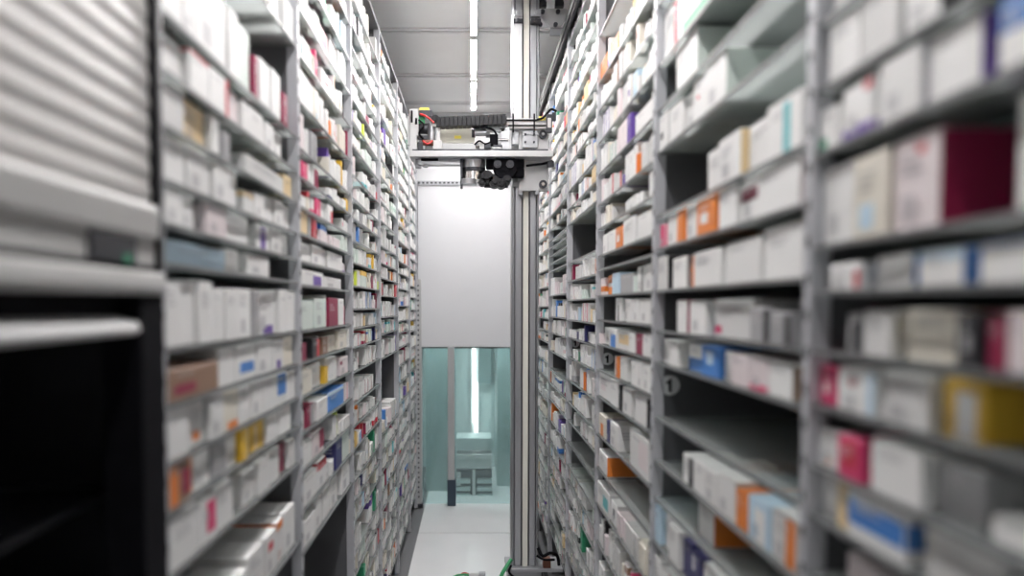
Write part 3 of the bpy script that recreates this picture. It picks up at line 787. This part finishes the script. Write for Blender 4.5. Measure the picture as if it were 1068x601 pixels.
# clamps near the top
for (u0, u1) in ((.03, .36), (.66, 1.02)):
    for (ya_, yb_) in ((10, 17), (19.5, 24)):
        b = MB(); _, z1 = on_depth(545, ya_, MY - .03); _, z0 = on_depth(545, yb_, MY - .03)
        b.box(fx(u0), fx(u1), MY - .034, MY - .001 if u0 > .3 else MY - .0225, z0, z1)
        xc = fx((u0 + u1) / 2); b.cyl((xc, MY - .042, (z0 + z1) / 2), (xc, MY - .034, (z0 + z1) / 2), .010, n=12)
        b.build('clamp', M['alu' if ya_ < 15 else 'dark'], mast, bevel=.002)
# head bracket reaching to the upper rail
hx0, hx1 = PXm(562, MY), PXm(594, MY)
b = MB(); _, z1 = on_depth(575, 8, MY); _, z0 = on_depth(575, 27, MY)
b.prism([(hx0, z1), (hx1 - .02, z1), (hx1 - .02, (z0 + z1) / 2), (hx1 - .05, z0), (hx0 + .05, z0), (hx0, z0 + .05)], 'y', MY + .01, MY + .025)
hb = b.build('head_bracket', M['alulight'], mast, bevel=.002)
b = MB()
for (px, py) in ((566, 12), (582, 12), (563.5, 25.5), (579.5, 25.5)):
    xx, zz = on_depth(px, py, MY); b.cyl((xx, MY - .004, zz), (xx, MY + .010, zz), .011, n=14)
b.build('bolt', M['dark'], hb, smooth=True)
for (pa, pb_) in ((563, 570), (579, 588)):
    b = MB(); xa, zz = on_depth(pa, 6, MY); xb, _ = on_depth(pb_, 6, MY)
    b.cyl(((xa + xb) / 2, MY + .02, zz + .004), ((xa + xb) / 2, MY + .02, zz + .16), (xb - xa) / 2, n=24); b.box(xa, xb, MY - .005, MY + .03, zz - .004, zz + .02)
    b.build('drive_motor', M['blackmetal'], mast, smooth=True)
b = MB(); xa, zz = on_depth(574, 28, MY + .02); xb, _ = on_depth(592, 28, MY + .02); _, z0 = on_depth(580, 36, MY + .02)
b.box(xa, xb, MY + .03, MY + .045, z0, zz); b.build('guide_block', M['steel'], mast)
# foot: base carriage with connectors and cables
b = MB(); b.box(fx(-.25), fx(1.25), MY - .05, MY + .19, .05, .12); b.box(fx(-.12), fx(1.12), MY - .02, MY + .15, .12, mz0 - .02); b.box(fx(-.2), fx(1.9), MY - .04, MY + .16, mz0 - .02, mz0); b.build('base_plate', M['steel'], mast, bevel=.004)
for yy in (MY - .02, MY + .16):
    for u in (-.14, 1.14):
        b = MB(); b.cyl((fx(u) - .014, yy, .036), (fx(u) + .014, yy, .036), .036, n=18); b.build('roller', M['dark'], mast, smooth=True)
xa, za = on_depth(567, 585, MY - .06); xb, zb = on_depth(575, 597, MY - .06)
b = MB(); b.box(xa, xb, MY - .035, MY + .02, mz0, za); b.build('connector', M['brown'], mast, bevel=.003, label='brown connector block')
b = MB(); p = lambda px, py, Y: (on_depth(px, py, Y)[0], Y, max(.02, on_depth(px, py, Y)[1]))
b.tube([p(561, 572, MY - .03), p(566, 580, MY - .06), p(574, 577, MY - .05), p(581, 580, MY - .02), p(583, 590, MY - .02)], .008)
b.tube([p(560, 580, MY - .04), p(568, 584, MY - .07), p(578, 584, MY - .04)], .006)
b.build('cable', M['black'], mast, smooth=True)
b = MB(); b.tube([p(533, 584, MY - .03), p(529, 590, MY - .06), p(524, 598, MY - .08), p(522, 604, MY - .08)], .010); b.build('cable', M['green'], mast, smooth=True, label='green cable')
b = MB(); b.tube([p(533, 590, MY - .05), p(531, 597, MY - .08), p(537, 603, MY - .09)], .006); b.build('cable', M['black'], mast, smooth=True)

# small loose connector and wire on the floor in front of the mast
cx, cy = on_floor(489, 603)
cn = empty('cable_plug', (cx, cy, 0), 'white plug with green and orange wires lying on the floor by the mast', 'plug')
b = MB(); b.box(cx - .0, cx + .06, cy - .02, cy + .02, 0.0005, .035); b.build('plug_body', M['white'], cn, bevel=.003)
b = MB(); b.box(cx + .06, cx + .10, cy - .02, cy + .02, 0.0005, .034); b.build('plug_tip', M['steel'], cn, bevel=.003)
b = MB(); b.tube([(cx, cy, .018), (cx - .03, cy - .005, .022), (cx - .07, cy, .016), (cx - .10, cy - .03, .010)], .007); b.build('wire', M['green'], cn, smooth=True)
b = MB(); b.tube([(cx, cy + .01, .02), (cx - .03, cy + .012, .026), (cx - .06, cy + .02, .008)], .005); b.build('wire', M['red'], cn, smooth=True)

# ------------------------------------------------------------------ picking head on the mast
PY = 3.88
hd = empty('picking_head', (on_depth(505, 160, PY)[0], PY + .15, on_depth(505, 163, PY)[1]), 'robot picking head of aluminium plates, motors and cables spanning the aisle', 'robot head')
def part(name, rects, mat, bevel=.002, parent=None, label=None, smooth=False):
    b = MB()
    for (a0, b0, a1, b1, ya, yb) in rects: b.pbox(a0, b0, a1, b1, PY + ya, PY + yb)
    return b.build(name, M[mat], parent or hd, bevel=bevel, label=label, smooth=smooth)
def pcyl(name, px, py, rpx, ya, yb, mat, parent=None, n=24):
    x, z = on_depth(px, py, PY + ya); r = rpx * (PY + ya) / F
    b = MB(); b.cyl((x, PY + ya, z), (x, PY + yb, z), r, n=n); b.cyl((x, PY + ya - .004, z), (x, PY + ya, z), r * .45, n=12)
    return b.build(name, M[mat], parent or hd, smooth=True)
def hcyl(name, pxa, pxb, py, rpx, y, mat, n=24, parent=None):
    xa, z = on_depth(pxa, py, PY + y); xb, _ = on_depth(pxb, py, PY + y); r = rpx * PY / F
    b = MB(); b.cyl((xa, PY + y, z), (xb, PY + y, z), r, n=n)
    return b.build(name, M[mat], parent or hd, smooth=True)
def vcyl(name, px, pya, pyb, rpx, y, mat, n=28, r2=None, parent=None):
    x, za = on_depth(px, pya, PY + y); _, zb = on_depth(px, pyb, PY + y); r = rpx * PY / F
    b = MB(); b.cyl((x, PY + y, za), (x, PY + y, zb), r, None if r2 is None else r2 * PY / F, n=n)
    return b.build(name, M[mat], parent or hd, smooth=True)
part('bed_plate', [(427, 157, 577, 163.5, 0, .145)], 'alulight', .003)
part('rear_plate', [(428, 157.6, 529, 163, .1455, .42)], 'alulight', .003)
part('bed_edge', [(430, 155.6, 572, 157, .004, .06)], 'dark', 0)
# mounting plate to the mast with bolts and guide wheels
mp = part('mount_plate', [(541, 134, 572, 156, .11, .145), (541, 164, 572, 199, .11, .145)], 'alulight')
part('mount_block', [(545, 136, 561, 154, .08, .11), (544, 139, 562, 141, .075, .08)], 'alu', .003)
for (px, py) in ((548, 140), (557, 140), (548, 148), (557, 148)): pcyl('bolt', px, py, 1.1, .07, .082, 'dark', mp, 12)
for py in (140, 192): 
    w_ = pcyl('guide_wheel', 566.5, py, 4.2, .09, .12, 'dark'); pcyl('hub', 566.5, py, 1.8, .082, .09, 'chrome', w_, 14)
part('clamp_foot', [(541, 198, 545, 203, .11, .145), (558, 198, 562, 203, .11, .145)], 'steel')
part('side_arm', [(519, 133, 531, 156, .2, .24)], 'alulight')
# upper cross beam with energy chain
part('cross_beam', [(527, 123.5, 575, 134, .06, .10)], 'white')
part('beam_band', [(527, 124.4, 560, 126, .052, .06), (530, 130.2, 572, 131.2, .052, .06), (534.5, 118.5, 536, 138, .05, .06), (556.5, 118.5, 558, 138, .05, .06)], 'black', 0)
part('warning_label', [(562, 121.5, 569, 125.5, .056, .06)], 'yellow', 0, label='yellow warning label')
x0c, z0c = on_depth(455, 121.8, PY + .02); x1c, z1c = on_depth(528, 118.5, PY + .02)
_, zb0 = on_depth(455, 132, PY + .02); _, zb1 = on_depth(528, 129.5, PY + .02)
b = MB(); n = 16
for i in range(n):
    u0, u1 = i / n, (i + .94) / n
    xa, xb = x0c + (x1c - x0c) * u0, x0c + (x1c - x0c) * u1
    zt_ = z0c + (z1c - z0c) * u0; zl_ = zb0 + (zb1 - zb0) * u0
    b.box(xa, xb, PY + .02, PY + .09, zl_, zt_)
    b.box(xa, xb + (x1c - x0c) * .14 / n, PY + .028, PY + .082, zl_ + .008, zt_ - .008)
b.build('energy_chain', M['blackmetal'], hd, bevel=.0015)
b = MB(); q = lambda px, py, y: (on_depth(px, py, PY + y)[0], PY + y, on_depth(px, py, PY + y)[1])
b.tube([q(560, 125, .05), q(566, 123, .04), q(571, 118, .04), q(575, 114, .05), q(580, 116, .07)], .006)
b.tube([q(549, 173, .06), q(556, 172, .05), q(566, 171, .05), q(576, 168, .06)], .006)
b.tube([q(576, 168, .05), q(577, 172, .05), q(574, 174, .06)], .005)
b.build('cable', M['black'], hd, smooth=True)
sq = part('sensor', [(570, 119, 576, 138, .03, .055)], 'dark'); part('sensor_face', [(571.3, 123, 574.7, 133, .026, .03)], 'alulight', 0, sq)
part('bracket', [(576, 117, 580, 126, .04, .06)], 'dark'); part('bracket', [(571, 168, 578, 174, .04, .07)], 'dark')
# rear panel and centre drive group
part('rear_panel', [(459, 131, 495, 147.5, .14, .15), (459, 147.5, 495, 149, .13, .15)], 'beige', .001)
part('type_label', [(474, 141.5, 481, 144.5, .136, .14)], 'yellow', 0, label='yellow type label')
part('support_plate', [(461, 150, 520, 156, .12, .16)], 'alulight')
hcyl('drive_motor', 495, 511, 139, 5.4, .10, 'alu')
hcyl('motor_cap', 492, 495.5, 139, 4.4, .10, 'dark')
part('valve_block', [(496, 142, 507, 152, .05, .09)], 'white'); part('relay', [(511, 140, 519.5, 151, .05, .09)], 'black')
part('clamp_block', [(522, 133, 532, 156, .06, .12), (534, 135, 541, 151, .1, .14)], 'alu', .003)
part('roller_cover', [(507, 133, 527, 137.5, .06, .09)], 'steel'); hcyl('shaft', 519, 530, 146, 1.6, .06, 'chrome')
part('terminal', [(505, 149, 512, 155, .04, .07), (514, 151, 524, 153.5, .04, .07)], 'dark'); part('terminal_cap', [(500, 151, 506, 155.5, .05, .08), (513, 153.5, 523, 155.5, .04, .07)], 'alulight')
b = MB(); b.tube([q(494, 134, .08), q(500, 131.5, .05), q(508, 133, .05), q(515, 136, .05), q(518, 141, .05)], .005); b.tube([q(495, 151, .04), q(500, 147, .04), q(506, 150, .04), q(512, 148, .04)], .004)
b.build('wire_loom', M['black'], hd, smooth=True)
# left gripper unit
part('end_plate', [(427, 113.5, 436.5, 157, .02, .05), (424.5, 121, 427, 151, .03, .06)], 'alulight')
part('end_cap', [(428.3, 115, 430.3, 127, .005, .02), (433, 123, 435, 129, .005, .02)], 'black', .001)
part('circuit_board', [(436.5, 120, 443, 128.5, .03, .04)], 'green', 0, label='green circuit board')
part('top_box', [(437, 114.8, 450.5, 121.5, .02, .08)], 'dark'); part('caution_label', [(437.5, 112.2, 447.5, 114.8, .02, .07)], 'yellow', 0, label='yellow caution label')
hcyl('gripper_motor', 437, 446, 134.5, 5.5, .05, 'dark'); vcyl('spindle', 450, 129, 152, 4.3, .06, 'alu')
part('linkage', [(455, 131, 459, 149, .04, .06), (451, 127, 458, 132, .04, .06)], 'white', .004)
part('guide_block', [(434, 141, 446, 146, .02, .07), (434.5, 148, 441, 157, .02, .07)], 'dark')
part('slide', [(443, 146, 461, 156.5, .04, .09)], 'white', .006); hcyl('pinion', 441, 452, 149, 3.0, .02, 'brown')
pcyl('pulley', 454, 124, 4.2, .03, .06, 'blackmetal'); 
b = MB(); b.tube([q(438, 119, .02), q(444, 121, .01), q(449, 125, .02), q(453, 128, .02)], .0045); b.tube([q(441, 147, .01), q(446, 150, .0), q(451, 147, .01)], .004)
b.build('wire', M['red'], hd, smooth=True, label='red wire')
b = MB(); b.tube([q(437, 125, .02), q(442, 131, .0), q(437, 139, .01), q(442, 145, .01)], .005); b.build('wire', M['black'], hd, smooth=True)
# below the bed
part('under_rail', [(436, 164, 480, 172, .05, .10)], 'alu'); part('belt', [(439, 165, 457, 167.5, .04, .05)], 'black', .001)
part('rail_foot', [(433, 164, 439, 174.5, .06, .10), (441, 170, 446, 174, .05, .08)], 'steel')
vcyl('motor_housing', 493.5, 163.5, 176, 12.8, .10, 'alu'); vcyl('motor_flange', 493.5, 176, 180, 13.2, .10, 'dark')
vcyl('bearing_ring', 493, 180, 188.5, 10.5, .09, 'chrome', r2=11.5); vcyl('gear_wheel', 489, 187, 192.5, 8.0, .06, 'alu')
part('housing_bracket', [(480, 163.5, 482.5, 196, .05, .1)], 'dark')
pcyl('drum', 527, 173.5, 12.5, .04, .105, 'black'); part('drum_housing', [(507, 163.5, 547, 176, .06, .105), (533, 175, 547, 185, .06, .105)], 'black', .008)
pcyl('drum_disc', 519, 171, 4.0, .03, .05, 'dark'); pcyl('drum_disc', 532, 171, 4.0, .03, .05, 'dark')
b = MB()
for (px, py, r, ya, yb) in ((508, 184, 6.5, .02, .1), (516, 189, 6, .02, .1), (523, 191, 5, .03, .1), (529, 187, 4.5, .02, .09), (503, 190, 4, .02, .06)):
    x, z = on_depth(px, py, PY + ya); b.cyl((x, PY + ya, z), (x, PY + yb, z), r * PY / F, n=18); b.cyl((x, PY + ya - .01, z), (x, PY + ya, z), r * .5 * PY / F, n=12)
b.build('gear_train', M['blackmetal'], hd, smooth=True)
part('gear_plate', [(500, 181, 532, 184, .08, .12), (505, 190, 530, 195.5, .09, .12)], 'dark', .004)

# ------------------------------------------------------------------ guide rails
b = MB(); b.box(.432, .452, 2.2, 6.4, H + 1.315, H + 1.35); b.box(.438, .446, 2.2, 6.4, H + 1.30, H + 1.315)
o = b.build('upper_rail', M['blackmetal']); tag(o, 'long black guide rail running along the top edge of the right shelving', 'rail')
b = MB(); b.box(.402, .44, 1.0, 6.42, -.012, .05); b.box(.412, .43, 1.0, 6.42, .05, .065)
o = b.build('floor_rail', M['blackmetal']); tag(o, 'black guide rail on the floor along the foot of the right shelving', 'rail')

# ------------------------------------------------------------------ under the left shelves
cy0, cz0 = on_face(322, 601, -.50); 
cr = empty('crate', (-.63, 2.55, -.012), 'black open crate standing under the second shelving bay on the left', 'crate')
b = MB(); ya, yb, xa, xb, h0 = 2.16, 2.62, -.80, -.48, .62
b.box(xa, xb, ya, yb, -.012, .0); b.build('base', M['black'], cr)
for nm, bx in (('side', (xa, xb, ya, ya + .012)), ('side', (xa, xb, yb - .012, yb)), ('side', (xb - .012, xb, ya + .012, yb - .012)), ('side', (xa, xa + .012, ya + .012, yb - .012))):
    b = MB(); b.box(bx[0], bx[1], bx[2], bx[3], 0, h0); b.build(nm, M['black'], cr)
b = MB(); b.box(xa, xb + .012, ya - .006, ya + .012, h0, h0 + .03); b.box(xa, xb + .012, yb - .012, yb + .006, h0, h0 + .03); b.box(xb - .01, xb + .012, ya + .012, yb - .012, h0, h0 + .03); b.build('rim', M['dark'], cr, bevel=.004)
# end sticker on the left rack
x, z = -.455, on_face(418, 423, -.455)[1]; yy = on_face(418, 423, -.455)[0]

# ------------------------------------------------------------------ world, camera, colour
w = bpy.data.worlds.new('dim_room'); SC.world = w; w.use_nodes = True
w.node_tree.nodes['Background'].inputs['Color'].default_value = (.5, .52, .55, 1); w.node_tree.nodes['Background'].inputs['Strength'].default_value = .2
cam = bpy.data.cameras.new('camera'); co = bpy.data.objects.new('camera', cam); COL.objects.link(co); SC.camera = co
co.location = (0, 0, H); co.rotation_euler = (math.pi / 2 - PITCH, 0, 0)
cam.sensor_width = 36; cam.lens = F * 36 / 1068
cam.shift_x = (534 - PX0) / 1068; cam.shift_y = (PY0 - 300.5) / 1068
cam.clip_start = .05; cam.clip_end = 60
cam.dof.use_dof = True; cam.dof.focus_distance = 4.1; cam.dof.aperture_fstop = 1.35
vs = SC.view_settings
SC.display_settings.display_device = 'sRGB'
vs.view_transform = 'Standard'; vs.look = 'None'; vs.exposure = 1.5; vs.gamma = 1.0; vs.use_curve_mapping = False
SC.cycles.use_denoising = True
SC.cycles.max_bounces = 10; SC.cycles.diffuse_bounces = 5; SC.cycles.transparent_max_bounces = 16
SC.cycles.sample_clamp_indirect = 6.0
